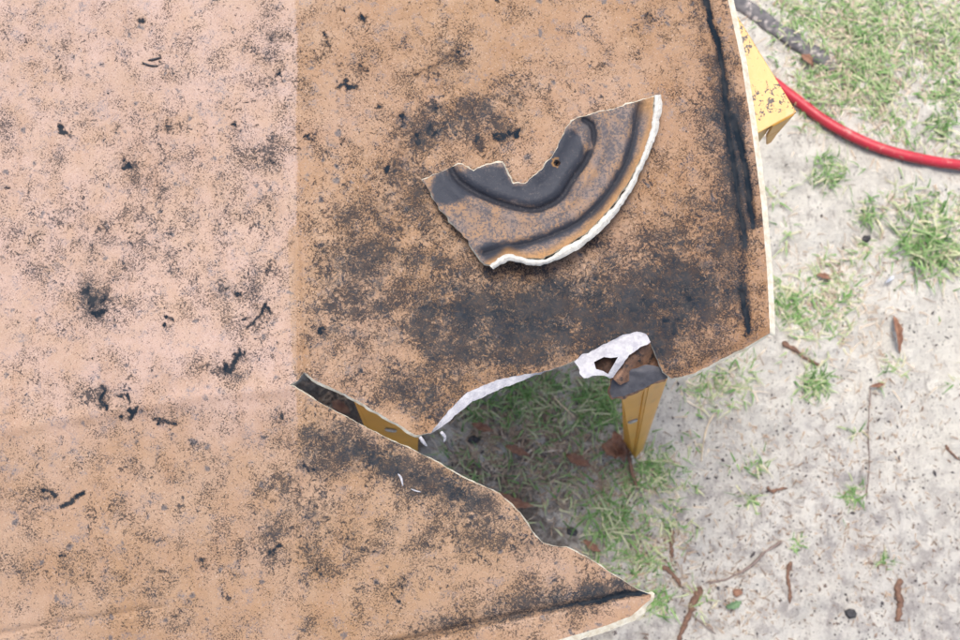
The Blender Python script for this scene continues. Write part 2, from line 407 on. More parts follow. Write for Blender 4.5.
ga = np.stack([so_, greying_ * .9, so_ * 0, so_ * 0 + 1], -1).reshape(-1, 4)
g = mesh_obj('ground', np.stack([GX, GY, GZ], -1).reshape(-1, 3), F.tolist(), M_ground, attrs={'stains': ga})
tag(g, 'pale trampled sand with thin grass under and beside the panel', None, None, 'structure')
def G(px, py, h=0.0):
    p = W(px, py, 0.0); z = float(ground_z(p[0], p[1])); p = W(px, py, z); z = float(ground_z(p[0], p[1]))
    return Vector((float(p[0]), float(p[1]), z + h))

# ------------------------------------------------------------------ the big moulded panel
SLOT = lambda x: 384 + .5 * (x - 300)
GRV = [[(640, -330), (684, -80), (705, 0), (715, 34), (724, 78), (728, 125), (733, 165), (740, 210), (747, 255)],
       [(733, 115), (743, 156), (750, 200), (754, 230)], [(741, 288), (745, 310), (748, 331)]]
GRB = [(647, 592), (625, 595), (588, 602), (540, 611), (494, 620), (419, 638), (300, 664), (0, 705), (-320, 730)]
def sp_(v, k=4.0): return k * np.logaddexp(0, v / k)
def panel_z(x, y):
    z = .70 - .075 * sp_(297 - x) / 1000
    B = (x > 297) & (y > SLOT(x))
    right = sp_(x - 297) / 1000
    z = z - np.where(B, .045, .095) * right
    yc = np.interp(x, [-320, 0, 150, 300, 700], [470, 432, 402, 388, 428])
    low = sp_(y - yc, 10) / 1000
    z = z - np.where((x <= 300) | B, .13 * low, 0)
    z = z + fbm(x, y, 230, 2, 2) * .010 + fbm(x, y, 45, 12, 3) * .0018
    xg = np.interp(y, [-330, 0, 130, 255, 335], [640, 712, 735, 752, 757])
    z = z + np.where(B, 0, .10 * np.maximum(0, x - xg) / 1000)
    for gi, gpts in enumerate(GRV):
        d, t = polydist(x, y, gpts); e = smooth(0, .12, t) * smooth(1, .85, t) if gi else smooth(1, .92, t)
        z = z - np.where(B, 0, .0045 * np.exp(-(d / 3.2) ** 2) * e)
    d, t = polydist(x, y, GRB); z = z - np.where(y > 540, .006 * np.exp(-(d / 3.5) ** 2), 0)
    # bottom return flange turns up slightly past its groove
    yb = np.interp(x, [p[0] for p in GRB[::-1]], [p[1] for p in GRB[::-1]])
    z = z + np.where((y > yb) & (y > 560), .10 * (y - yb) / 1000, 0)
    # lips: soft roll-off near the torn edges of the opening and the lower right edge
    d, t = polydist(x, y, [(430, 435), (448, 411), (492, 382), (542, 372), (595, 351)])
    z = z - np.where(B, 0, .004 * np.exp(-(d / 12) ** 2))
    d, t = polydist(x, y, [(770, 335), (718, 360), (672, 379)])
    z = z - np.where(B, 0, .003 * np.exp(-(d / 6) ** 2))
    # raised moulding line on the fold between the two faces, and a faint crease at lower left
    d, t = polydist(x, y, [(297, 235), (299, 320), (302, 372)]); z = z + .0016 * np.exp(-(d / 3) ** 2)
    d, t = polydist(x, y, [(-20, 638), (70, 622), (160, 608)]); z = z - .0022 * np.exp(-(d / 3.5) ** 2)
    d, t = polydist(x, y, [(286, 388), (200, 396), (60, 420), (-30, 436)]); z = z + .0022 * np.exp(-(d / 7) ** 2)
    return z
BLOB = [(520, 335, 125, 46, -10, .95), (450, 345, 50, 40, 0, .5), (610, 300, 70, 45, 0, .5), (480, 200, 60, 60, 0, .35), (560, 100, 60, 40, 0, .2), (350, 250, 40, 120, 0, .2), (390, 260, 85, 90, 0, .5), (700, 270, 40, 85, 5, .75), (655, 270, 60, 70, 0, .45), (460, 120, 70, 22, -12, .6),
        (440, 70, 30, 40, 0, .4), (400, 190, 40, 60, 0, .45), (560, 320, 90, 40, -15, .7), (640, 345, 50, 26, 0, .65), (330, 330, 40, 70, 0, .4), (420, 400, 45, 24, 20, .7),
        (590, 260, 50, 40, 0, .3), (540, 70, 60, 20, -30, .25), (480, 300, 70, 50, 0, .55), (675, 60, 40, 80, 0, .22), (730, 180, 14, 160, 2, .5), (708, 130, 12, 120, 4, .35),
        (265, 40, 26, 60, 0, .42), (255, 150, 34, 70, 0, .38), (180, 230, 80, 70, 0, .38), (100, 260, 70, 60, 0, .32), (100, 310, 34, 34, 0, .5), (110, 405, 40, 26, 0, .5), (240, 300, 40, 40, 0, .45),
        (200, 375, 70, 30, -10, .42), (120, 60, 120, 60, 0, .1), (60, 60, 60, 20, 0, .25), (150, 170, 60, 30, 0, .3), (60, 230, 60, 40, 0, .25),
        (380, 460, 62, 22, 22, 1.0), (450, 490, 60, 20, 25, .9), (320, 440, 45, 28, 10, .6), (270, 500, 70, 50, 0, .5), (330, 540, 80, 40, 0, .4), (500, 540, 60, 30, 20, .5), (450, 540, 60, 40, 0, .35),
        (150, 470, 70, 40, 0, .36), (50, 500, 50, 40, 0, .4), (90, 560, 70, 40, 0, .25), (590, 595, 60, 14, -12, .7), (530, 600, 60, 22, -10, .55), (460, 622, 60, 14, -12, .6),
        (540, 530, 30, 22, 40, .6), (240, 630, 60, 10, 0, .3), (20, 170, 40, 30, 0, .3)]
SPOT = [(557, 163, 7), (555, 165, 6), (142, 20, 5), (160, 58, 2.5), (68, 50, 3), (115, 160, 3), (125, 166, 5), (134, 162, 4), (172, 128, 6), (158, 128, 4), (62, 131, 5), (115, 128, 4), (235, 125, 5), (276, 75, 5), (264, 88, 4),  # first two: shade inside the fragment's hole, painted on the panel below it
        (8, 186, 5), (85, 294, 5), (92, 302, 6), (98, 312, 6), (86, 288, 3), (103, 298, 4), (168, 319, 5.5), (222, 290, 4), (237, 293, 6), (252, 291, 3), (262, 318, 4), (250, 322, 4), (267, 307, 3.5), (238, 358, 5), (230, 368, 6), (222, 371, 4),
        (100, 388, 4), (104, 404, 6), (102, 396, 4), (124, 398, 4.5), (129, 412, 5), (122, 418, 4), (160, 419, 4), (170, 421, 3.5), (92, 358, 2), (48, 491, 6), (274, 551, 7), (272, 34, 4), (258, 128, 3), (275, 160, 4), (296, 150, 3),
        (363, 20, 5), (340, 14, 3), (328, 38, 4), (329, 43, 3), (340, 62, 3.5), (364, 68, 4), (346, 85, 6), (440, 35, 4), (460, 50, 5), (447, 62, 4), (380, 106, 4), (400, 116, 6), (404, 122, 4), (328, 148, 4), (344, 142, 4), (436, 106, 4),
        (478, 140, 6), (500, 138, 7), (512, 136, 6), (432, 130, 6), (420, 138, 5), (310, 135, 4), (500, 3, 4), (650, 18, 4), (648, 25, 3), (585, 20, 3), (270, 270, 4), (390, 168, 5), (370, 180, 3), (322, 328, 6), (306, 346, 4),
        (348, 540, 2), (400, 588, 4), (405, 580, 3), (318, 573, 4), (305, 432, 3), (312, 470, 5), (280, 420, 5), (120, 500, 3), (62, 555, 4), (200, 560, 4), (230, 600, 3), (690, 300, 8), (672, 325, 6), (640, 300, 5)]
STROKE = [([(738, 190), (742, 250), (747, 332)], 6, .62), ([(716, 40), (729, 130), (738, 200)], 6.5, .5), ([(62, 507), (75, 498), (84, 493)], 2.2, .9), ([(154, 419), (165, 420), (176, 424)], 2, .8), ([(230, 370), (238, 360), (241, 354)], 2.6, .9), ([(128, 418), (135, 412), (137, 406)], 2, .9),
          ([(266, 303), (262, 314), (250, 324), (246, 328)], 1.8, .8), ([(82, 290), (90, 296), (94, 306)], 2, .8), ([(101, 386), (106, 392), (100, 400), (106, 410)], 1.8, .9), ([(118, 396), (127, 394), (130, 402)], 1.5, .9),
          ([(142, 63), (150, 66), (158, 66)], .9, .9), ([(180, 72), (183, 58), (190, 48), (197, 47)], .9, .45), ([(106, 94), (113, 90)], .9, .8), ([(242, 102), (256, 101)], .7, .8),
          ([(340, 543), (356, 549), (385, 555)], 1.3, .6), ([(392, 592), (400, 601)], 1.3, .8), ([(20, 636), (90, 622), (160, 612)], 1.3, .42), ([(60, 126), (100, 120), (120, 112)], 1.5, .35), ([(272, 262), (280, 250), (292, 240)], 1.8, .5),
          ([(425, 115), (440, 108), (475, 100), (510, 92)], 1.5, .4), ([(437, 112), (436, 100)], 1.5, .6), ([(510, 90), (535, 80), (560, 50)], 1, .35), ([(520, 120), (532, 95)], 1, .4), ([(415, 75), (440, 62), (458, 48)], 4, .5),
          ([(298, 95), (297, 60), (300, 40)], 1, .3), ([(694, 0), (708, 60), (718, 110), (720, 190)], 6.5, .38), ([(356, 452), (400, 470), (450, 495)], 6, .45), ([(400, 145), (404, 190), (418, 215)], 5, .42)]
def blobs(x, y, L):
    r = np.zeros_like(x)
    for cx, cy, rx, ry, a, v in L:
        c, s = math.cos(R(a)), math.sin(R(a)); u = (x - cx) * c + (y - cy) * s; w_ = -(x - cx) * s + (y - cy) * c
        r = 1 - (1 - r) * (1 - v * np.exp(-(u / rx) ** 2 - (w_ / ry) ** 2))
    return r
def panel_attr(x, y):
    gr = .07 + blobs(x, y, BLOB) * np.where(x < 297, .66, 1.02)
    gr = gr + fbm(x, y, 60, 21, 3) * .26 + fbm(x, y, 9, 23, 3) * .24
    B = (x > 297) & (y > SLOT(x)); A2 = (x > 297) & ~B
    xo = x; x = x + fbm(xo, y, 14, 93, 3) * 2.2
    dust_lit = np.where(x < 296.5, .86, .0) * smooth(470, 380, y) + np.where(x < 296.5, .22, 0) * smooth(380, 470, y) + fbm(x, y, 120, 31, 3) * .35  # left face painted paler for its tilt to the sky, plus dust
    dust_lit = dust_lit + np.where(A2, .04, 0) + np.where(B, .18, 0) + np.where(A2, blobs(x, y, [(360, 330, 60, 90, 0, .3)]), 0)
    x = xo
    d, t = polydist(x, y, [(297, 235), (299, 320), (302, 372)]); dust_lit = np.where(d < 9, dust_lit * .2, dust_lit)
    gr = np.where(d < 7, gr * .4, gr)
    d, t = polydist(x, y, [(286, 388), (200, 396), (60, 420), (-30, 436)]); gr = gr * (1 - .45 * np.exp(-(d / 16) ** 2))
    rust_shade = np.where(A2, smooth(560, 745, x + (y - 150) * .25) * .42 + .52, 0) + np.where(B, smooth(598, 615, y - (655 - x) * -.0 + (x - 600) * .22) * .35, 0)  # right face painted darker for its tilt away from light, plus rusty tone
    rust_shade = np.clip(rust_shade + fbm(x, y, 90, 41, 3) * .3, 0, 1)
    sp = np.zeros_like(x); xw = x + fbm(x, y, 8, 51, 3) * 11; yw = y + fbm(x, y, 8, 61, 3) * 11
    for cx, cy, r_ in SPOT:
        m = (abs(x - cx) < 25) & (abs(y - cy) < 25)
        gr[m] = gr[m] + .18 * np.exp(-((x[m] - cx) ** 2 + (y[m] - cy) ** 2) / (r_ * 2.6) ** 2)
        sp[m] = np.maximum(sp[m], (.75 if r_ <= 4 else .95) * np.exp(-(((xw[m] - cx) ** 2 + (yw[m] - cy) ** 2) / (r_ * 1.05) ** 2)))
    xs = x + fbm(x, y, 12, 71, 2) * 3; ys = y + fbm(x, y, 12, 72, 2) * 3
    for pts, r_, v in STROKE:
        d, t = polydist(xs, ys, pts); sp = np.maximum(sp, v * np.exp(-(d / (r_ * 1.3)) ** 2))
    for gi, gp in enumerate(GRV):
        d, t = polydist(xs, ys, gp); e = smooth(1, .97, t); sp = np.maximum(sp, np.where(B, 0, 1.0 * np.exp(-(d / (3.9 + (gi > 0) * .6)) ** 2) * e)); gr = gr + np.where(B, 0, .38 * np.exp(-(d / 16) ** 2) * e)
    d, t = polydist(xs, ys, GRB); sp = np.maximum(sp, np.where(y > 560, (.98 - .5 * smooth(.18, .5, t)) * np.exp(-(d / 4.2) ** 2), 0))
    return np.stack([np.clip(gr, 0, 1.3), np.clip(dust_lit, 0, 1), np.clip(sp, 0, 1), rust_shade], -1)
OUT = [(-320, -330), (640, -330), (692, -150), (728, 0), (741, 60), (752, 130), (761, 200), (767, 270), (770, 333), (745, 348), (718, 361), (695, 373), (672, 379),
       (663, 372), (656, 356), (650, 342), (645, 334), (636, 333), (620, 339), (595, 351), (582, 357), (557, 368), (542, 372), (514, 376), (492, 382), (467, 393), (448, 411), (430, 434),
       (415, 435), (387, 418), (365, 405), (337, 390), (312, 379), (304, 372), (298, 380), (290, 385), (295, 387), (316, 401), (354, 421), (384, 437), (411, 449), (435, 461), (462, 477), (500, 494), (520, 513),
       (535, 536), (543, 543), (553, 546), (566, 547), (588, 558), (612, 574), (638, 590), (651, 595), (650, 600), (631, 616), (603, 627), (562, 639), (480, 662), (300, 690), (0, 730), (-320, 760)]
def rimw(x, y):
    r = np.full(x.shape, .8)
    r = np.where((x > 640) & (y < 334), 5.5, r)                          # white outer edge, right side
    r = np.where((x > 674) & (y > 336) & (y < 380), 2.5, r)
    d, t = polydist(x, y, [(434, 430), (448, 411), (467, 393), (492, 382), (514, 376), (538, 373)])
    r = np.where((d < 3) & (y < 432), 2.0 + 8.0 * np.sin(np.pi * np.clip(t * 1.05, 0, 1)) ** .7, r)
    r = np.where((x > 305) & (x < 420) & (y < SLOT(x)) & (y > 372), 2.2, r)
    r = np.where((x < 650) & (y > 600) & (x > 300), 6.0, r)
    r = np.where((x > 640) & (y > 594) & (y < 606), 3.5, r)
    return r + fbm(x, y, 8, 88, 2) * np.where(x > 690, .25, 1.2)
def rdrop(x, y): return np.where((x > 640) & (y < 334), .003, .0035) + 0 * x
zp = float(panel_z(np.array([400.]), np.array([300.]))[0])
panel = empty('moulded_panel', V(300, 380, .70), 'large cracked orange fibreglass panel speckled with black mould, torn open at its right side', 'panel')
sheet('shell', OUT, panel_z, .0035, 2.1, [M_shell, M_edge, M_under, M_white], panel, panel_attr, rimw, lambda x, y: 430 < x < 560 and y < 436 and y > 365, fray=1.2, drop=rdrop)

# torn pieces still hanging on the panel at the corner of the opening
zb = lambda x, y: panel_z(x, y)
def flap_z(x, y):
    d, t = polydist(x, y, [(582, 357), (597, 350), (620, 339), (637, 333), (647, 336)])
    return zb(x, y) + .002 + .010 * np.sin(np.clip(d / 26, 0, 1.3) * 2.4) + fbm(x, y, 10, 5, 2) * .002
sheet('torn_flap', [(574, 362), (582, 355), (597, 348), (620, 336), (637, 331), (646, 334), (651, 342), (640, 348), (630, 355), (621, 366), (613, 378), (609, 379), (603, 375), (594, 376), (584, 378), (580, 373), (579, 367)], flap_z, .0022, 1.6,
      [M_white, M_white, M_under], panel, None, None, None, [[(594, 362), (604, 357), (611, 358), (618, 357), (614, 364), (611, 369), (608, 374), (603, 371), (596, 369)]], fray=1.5)['label'] = 'white torn flap with a ragged hole'
def hollow_z(x, y): return zb(x, y) - .007 - .004 * np.sin(x / 4.0) * np.cos(y / 5) + fbm(x, y, 8, 35, 3) * .006
sheet('torn_skin', [(586, 362), (598, 352), (618, 348), (628, 356), (622, 368), (612, 377), (598, 372)], hollow_z, .0022, 1.8, [M_hollow, M_hollow, M_under], panel, fray=1.5)
def curl_z(x, y):
    d, t = polydist(x, y, [(618, 376), (630, 358), (642, 345), (650, 340)])
    return zb(x, y) - .004 - .012 * np.clip(d / 20, 0, 1) ** 2 + .004 * np.cos(d / 5) + fbm(x, y, 8, 15, 2) * .003
sheet('curled_skin', [(612, 378), (620, 365), (630, 354), (640, 343), (648, 338), (656, 347), (664, 372), (654, 372), (640, 376), (620, 385)], curl_z, .0022, 1.6, [M_brownedge, M_edge, M_under], panel, fray=1.5)
def tongue_z(x, y):
    return zb(x, y) - .010 - .0006 * np.maximum(0, y - 372) + .006 * np.sin((x - 612) / 56 * 3.14) + fbm(x, y, 9, 25, 2) * .002
sheet('torn_tongue', [(611, 381), (622, 374), (633, 369), (647, 365), (662, 367), (669, 372), (667, 378), (649, 385), (636, 391), (625, 396), (612, 398), (610, 390)], tongue_z, .0028, 1.6, [M_dark, M_brownedge, M_under], panel, None,
      lambda x, y: np.where(y > 379, 2.0, .1) + fbm(x, y, 6, 4, 2) * 3, fray=1.5)['label'] = 'blackened tongue curling over the yellow leg'
# little white threads of torn gelcoat at the tip of the tear
for a, b, c in (((420, 437), (424, 443), (427, 446)), ((441, 432), (445, 437), (444, 442))):
    pa = [V(a[0], a[1], .690), V(b[0], b[1], .687), V(c[0], c[1], .683)]
    vs, fs = tube(catmull(pa, 3), [.0016, .0018, .002, .0016, .0015, .0012, .0006], 6)
    mesh_obj('white_thread', vs, fs, M_white, panel)

# ------------------------------------------------------------------ the broken-off fragment lying on the panel
FO = [(423, 180), (439, 173), (458, 164), (466, 166), (473, 171), (482, 166), (491, 164), (502, 162), (505, 167), (508, 174), (514, 184), (525, 183), (537, 174), (545, 165), (553, 155), (561, 139), (566, 130), (572, 121), (581, 117), (594, 113),
      (612, 110), (631, 103), (647, 98), (654, 96), (652, 127), (643, 155), (626, 186), (607, 212), (585, 234), (562, 248), (544, 258), (525, 259), (508, 254), (501, 258), (494, 266), (484, 264), (469, 242), (450, 221), (434, 199)]
LIPI = [(655, 96), (652, 127), (643, 155), (626, 186), (607, 212), (585, 234), (562, 248), (544, 258), (525, 259), (508, 254), (500, 261), (490, 266)]
ARC1 = [tuple(v)[:2] for v in catmull([(a, b, 0) for a, b in [(450, 166), (458, 180), (475, 192), (500, 203), (530, 210), (548, 206), (562, 196), (572, 180), (585, 162), (593, 142), (592, 126), (584, 120)]], 4)]
ARC2 = [tuple(v)[:2] for v in catmull([(a, b, 0) for a, b in [(484, 254), (505, 248), (530, 243), (560, 232), (585, 218), (605, 198), (622, 172), (632, 145), (637, 118), (640, 106)]], 3)]
def frag_base(x, y):
    u = (x - 540) / 110
    return panel_z(np.clip(x, 400, 700), y) * 0 + .700 - .095 * (x - 297) / 1000 + .012 + .005 * (1 - u * u) + fbm(x, y, 60, 77, 2) * .003
def frag_z(x, y):
    z = frag_base(x, y)
    d, t = polydist(x, y, ARC1); z = z - .0055 * np.exp(-(d / 4.6) ** 2) + .0018 * np.exp(-((d - 11) / 4.5) ** 2)
    d, t = polydist(x, y, ARC2); z = z - .0036 * np.exp(-(d / 4.0) ** 2) + .0014 * np.exp(-((d - 9) / 4) ** 2)
    d, t = polydist(x, y, LIPI); z = z + .006 * np.exp(-(d / 6) ** 2)
    d, t = polydist(x, y, [(572, 121), (553, 155), (537, 174)]); z = z + .004 * np.exp(-(d / 8) ** 2)
    d, t = polydist(x, y, [(502, 162), (514, 184)]); z = z + .003 * np.exp(-(d / 6) ** 2)
    return z
def frag_attr(x, y):
    g1 = blobs(x, y, [(480, 186, 30, 12, 20, .75), (515, 195, 26, 9, 8, .6), (545, 190, 20, 12, -30, .8), (445, 188, 17, 17, 0, 1), (458, 192, 20, 8, -15, .9), (495, 178, 16, 13, 30, 1), (484, 176, 16, 7, 20, .9), (550, 178, 22, 13, -40, 1), (570, 150, 17, 26, 20, 1), (560, 165, 17, 22, 20, .9), (490, 255, 12, 12, 0, .8), (535, 180, 12, 7, 0, .6),
                     (510, 192, 25, 7, 15, .4), (600, 140, 8, 20, 0, .3), (632, 140, 10, 25, 10, .45), (500, 245, 30, 8, -10, .5), (590, 222, 34, 9, -38, .42), (560, 195, 25, 10, -20, .5)])
    d1, t = polydist(x, y, ARC1); d2, t2 = polydist(x, y, ARC2)
    sp = np.maximum(.95 * np.exp(-(d1 / 4.6) ** 2), .80 * np.exp(-(d2 / 3.2) ** 2)); g1 = np.maximum(g1, .72 * np.exp(-(d2 / 7.5) ** 2))
    dh = np.hypot(x - 557, y - 162)
    rust_shade = np.maximum(np.where((dh > 3) & (dh < 5.2) & (x < 558), .7, 0), smooth(9, 2, polydist(x, y, LIPI)[0]) * .55)
    rust_shade = np.maximum(rust_shade, .6 * np.exp(-((x - 648) / 8) ** 2 - ((y - 104) / 14) ** 2))
    d, t = polydist(x, y, [(577, 124), (586, 134), (589, 146)]); g1 = g1 * (1 - .8 * np.exp(-(d / 5) ** 2)); sp = sp * (1 - .8 * np.exp(-(d / 4) ** 2))
    return np.stack([np.clip(g1, 0, 1), g1 * 0, sp, rust_shade], -1)
frag = empty('broken_fragment', V(540, 200, .68), 'curved broken-off piece with two dark grooves and thick white rim lying on the panel', 'fragment')
hole = [(557 + 3.6 * math.cos(a), 163 + 3.2 * math.sin(a)) for a in np.linspace(0, 2 * math.pi, 12, endpoint=False)]
sheet('shell', FO, frag_z, .0032, 1.5, [M_frag, M_edge, M_under], frag, frag_attr, lambda x, y: .9 + fbm(x, y, 6, 19, 2) * 1.6, None, [hole], fray=1.6)
# thick white outer rim: an irregular bar, its top broken white, its outer side still orange
Lo = [(661, 95), (662, 110), (656, 135), (647, 159), (632, 189), (615, 215), (592, 239), (569, 254), (547, 264), (530, 265), (511, 261), (502, 264), (494, 269)]
Li = [(655, 95), (653, 110), (650, 133), (642, 156), (627, 186), (609, 211), (587, 233), (564, 248), (546, 258), (529, 259), (511, 254), (500, 258), (490, 266)]
def dens(L, m=11):
    return np.array([tuple(v)[:2] for v in catmull([(a, b, 0) for a, b in L], m)])
lo, li = dens(Lo), dens(Li); k = len(lo)
jit = lambda a, s, sd: a + np.stack([fbm(a[:, 0], a[:, 1], 6, sd, 3), fbm(a[:, 0], a[:, 1], 6, sd + 5, 3)], -1) * s
lo = jit(lo, 1.6, 3); li = jit(li, 2.0, 13)
zl = frag_base(lo[:, 0], lo[:, 1]) + .0085 + fbm(lo[:, 0], lo[:, 1], 9, 4, 3) * .002; ramp_end = np.minimum(1, np.minimum(np.arange(k), np.arange(k)[::-1]) / 4.0)
zi = zl + .0008; ob_ = frag_base(lo[:, 0], lo[:, 1]) - .006; ci = (lo + li) / 2
rows = [W(lo[:, 0] - .5, lo[:, 1] - .5, ob_), W(lo[:, 0], lo[:, 1], zl - .0015), W(lo[:, 0] * .8 + li[:, 0] * .2, lo[:, 1] * .8 + li[:, 1] * .2, zl), W(ci[:, 0], ci[:, 1], zi + .0006), W(li[:, 0] * .85 + lo[:, 0] * .15, li[:, 1] * .85 + lo[:, 1] * .15, zi), W(li[:, 0], li[:, 1], zi - .0015), W(li[:, 0], li[:, 1], ob_ + .001)]
vs = np.vstack(rows); fs = []; fm = []; nr = len(rows)
for r_ in range(nr - 1):
    for i in range(k - 1): fs.append([r_ * k + i, (r_ + 1) * k + i, (r_ + 1) * k + i + 1, r_ * k + i + 1]); fm.append(1 if r_ == 0 else 0)
fs.append([r_ * k for r_ in range(nr)][::-1]); fs.append([r_ * k + k - 1 for r_ in range(nr)]); fm += [0, 0]
for i in range(k - 1): fs.append([i, i + 1, (nr - 1) * k + i + 1, (nr - 1) * k + i]); fm.append(1)
M_rim = mat_plain('off_white_rim', (.52, .51, .47), (.40, .39, .36), 110, .8, .002, c3=(.16, .14, .12), t3=(.58, .72), s3=260)
M_orange = mat_plain('orange_rim_side', (.34, .17, .06), (.26, .12, .04), 60, .5, .0005)
mesh_obj('white_rim', vs, fs, [M_rim, M_orange], frag, fm, False)

# ------------------------------------------------------------------ yellow steel sawhorses
def plate(quad, t, inward):
    """plate from 4 corners (Vectors) thickened along a vector"""
    q = [Vector(v) for v in quad]; d = Vector(inward).normalized() * t
    return [tuple(v) for v in q] + [tuple(v + d) for v in q], [[0, 1, 2, 3], [7, 6, 5, 4], [0, 4, 5, 1], [1, 5, 6, 2], [2, 6, 7, 3], [3, 7, 4, 0]]
def bevel_plate(name, quads, t, mats, parent, bw=.0012):
    vs = []; fs = []
    for q, inw in quads:
        v, f = plate(q, t, inw); b = len(vs); vs += v; fs += [[i + b for i in ff] for ff in f]
    o = mesh_obj(name, vs, fs, mats, parent, None, False)
    m = o.modifiers.new('b', 'BEVEL'); m.width = bw; m.segments = 2; m.limit_method = 'ANGLE'
    return o
def channel(name, a, b, side, down, w0, w1, dep, t, mat, parent, ext=()):
    """channel along a->b: a web w0..w1 wide and two flanges dep deep"""
    a, b, side, down = Vector(a), Vector(b), Vector(side).normalized(), Vector(down).normalized()
    A0, A1 = a - side * w0 / 2, a + side * w0 / 2; B0, B1 = b - side * w1 / 2, b + side * w1 / 2
    dpa = down * dep[0]; dpb = down * dep[1]
    q = [((A0, A1, B1, B0), down),
         ((A0 + down * t, B0 + down * t, B0 + dpb, A0 + dpa), side), ((A1 + down * t, B1 + down * t, B1 + dpb, A1 + dpa), -side)]
    return bevel_plate(name, q, t, mat, parent)

# sawhorse whose beam end shows beside the right edge
bz = .640
e0 = V(797, 112, bz); e1 = V(733, 8, bz); dr = (e1 - e0).normalized(); sd_ = Vector((dr.y, -dr.x, 0)).normalized()
if sd_.x < 0: sd_ = -sd_
BW = .062; mid0 = e0 - sd_ * BW / 2
horse = empty('sawhorse', Vector((mid0.x, mid0.y, 0)) + dr * .35, 'yellow steel sawhorse whose chipped beam end juts out past the right edge', 'sawhorse', 'yellow sawhorses under the panel')
far0 = mid0 + dr * .78
channel('beam', mid0, far0, sd_, (0, 0, -1), BW, BW, (.085, .085), .0025, [M_yel_top], horse)
dn = Vector((0, 0, -1))
# folded end tab closing the right half of the channel
A = e0 - sd_ * .003; Bp = e0 - sd_ * .031
q = [((Bp - dr * .001 + dn * .001, A - dr * .001 + dn * .001, A - dr * .001 + dn * .05 - sd_ * .002, Bp - dr * .001 + dn * .05 + sd_ * .008), dr), ((Bp - dr * .001 + dn * .05 + sd_ * .008, A - dr * .001 + dn * .05 - sd_ * .002, A - dr * .001 + dn * .105 + sd_ * .004, Bp - dr * .001 + dn * .108 + sd_ * .026), dr)]
bevel_plate('end_tab', q, .003, [M_yel], horse)
bevel_plate('gusset', [((mid0 - sd_ * .028 + dr * .006 + dn * .003, mid0 + sd_ * .006 + dr * .003 + dn * .003, mid0 + sd_ * .012 + dr * .003 + dn * .085, mid0 - sd_ * .028 + dr * .006 + dn * .085), dr)], .003, [M_yel_top], horse)
def leg_pair(parent, base, d, s, spl, zt):
    for sg in (-1, 1):
        top_ = base + s * sg * .018; top_.z = zt; ft = base + s * sg * spl; ft.z = .0; ft = ft - d * .02
        ft.z = float(ground_z(ft.x, ft.y)) + .002
        down = (s * -sg + Vector((0, 0, -.3))).normalized()
        channel('leg', top_, ft, d, down, .042, .024, (.022, .014), .0022, [M_yel], parent)
leg_pair(horse, mid0 + dr * .14, dr, sd_, .10, bz - .003)
leg_pair(horse, mid0 + dr * .70, dr, sd_, .12, bz - .003)

# sawhorse under the middle: one leg shows through the crack, one stands in the opening
bz2 = .640
ra = V(668, 378, .640); rb = V(649, 386, .652); rc = V(622, 397, .640)            # right leg, top: outer edge, ridge, inner edge
fa = V(643, 450, .018); fb = V(635, 459, .006); fc = V(624, 442, .025)
h2 = empty('sawhorse', Vector((.02, rb.y + .06, 0)), 'yellow steel sawhorse seen through the crack and the torn opening', 'sawhorse', 'yellow sawhorses under the panel')
def angle_leg(name, ra, rb, rc, fa, fb, fc, parent, ext=.06):
    up = lambda t_, f_: t_ + (t_ - f_).normalized() * 0
    ridge = [rb, fb]
    n1 = (fa - ra).cross(rb - ra).normalized(); n2 = (fb - rb).cross(rc - rb).normalized()
    if n1.z > 0: n1 = -n1
    if n2.z > 0: n2 = -n2
    # a shallow pressed groove runs beside the ridge
    r2 = rb.lerp(rc, .12); f2 = fb.lerp(fc, .12)
    return bevel_plate(name, [((ra, rb, fb, fa), n1), ((r2, rc, fc, f2), n2), ((rb - n1 * 0 + Vector((0, 0, -.003)), r2 + Vector((0, 0, -.003)), f2, fb), n2)], .0022, [M_yel], parent, .0008)
angle_leg('leg', ra, rb, rc, fa, fb, fc, h2)
ctr = rb.lerp(fb, .36) * .46 + rc.lerp(fc, .36) * .54
nn = (fb - rb).cross(rc - rb).normalized(); nn = nn if nn.z > 0 else -nn
def disc(name, c, n, r, h, mat, parent, seg=12):
    vs, fs = tube([c, c + n * h * .7, c + n * h], [r, r, r * .7], seg); return mesh_obj(name, vs, fs, mat, parent, None, False)
bp = V(636, 417, ctr.z)
disc('bolt', ctr + nn * .001, nn, .0065, .004, M_bolt, h2)
# left leg, mirrored; crosses below the crack
la, lb, lc = V(350, 392, .642), V(352, 392, .648), V(420, 402, .648)
off = (fb - rb)
flb = lb + Vector((-.02, off.y, off.z)); fla = flb + Vector((-.012, .004, .01)); flc = flb + Vector((.05, .0, .0))
fw = .40   # broad upper part as seen through the crack
angle_leg('leg', lc, lb, la, flc, flb, fla, h2)
pz = .62
c2 = la.lerp(fla, .12) * .2 + lb.lerp(flb, .12) * .8
nn2 = (flb - lb).cross(lc - lb).normalized(); nn2 = nn2 if nn2.z > 0 else -nn2
ray = (V(391, 429, .5) - V(391, 429, 1.0)).normalized(); o_ = V(391, 429, 1.0)
c3 = o_ + ray * ((lb - o_).dot(nn2) / ray.dot(nn2))
disc('bolt', c3 + nn2 * .0005, nn2, .0075, .003, M_bolt, h2)
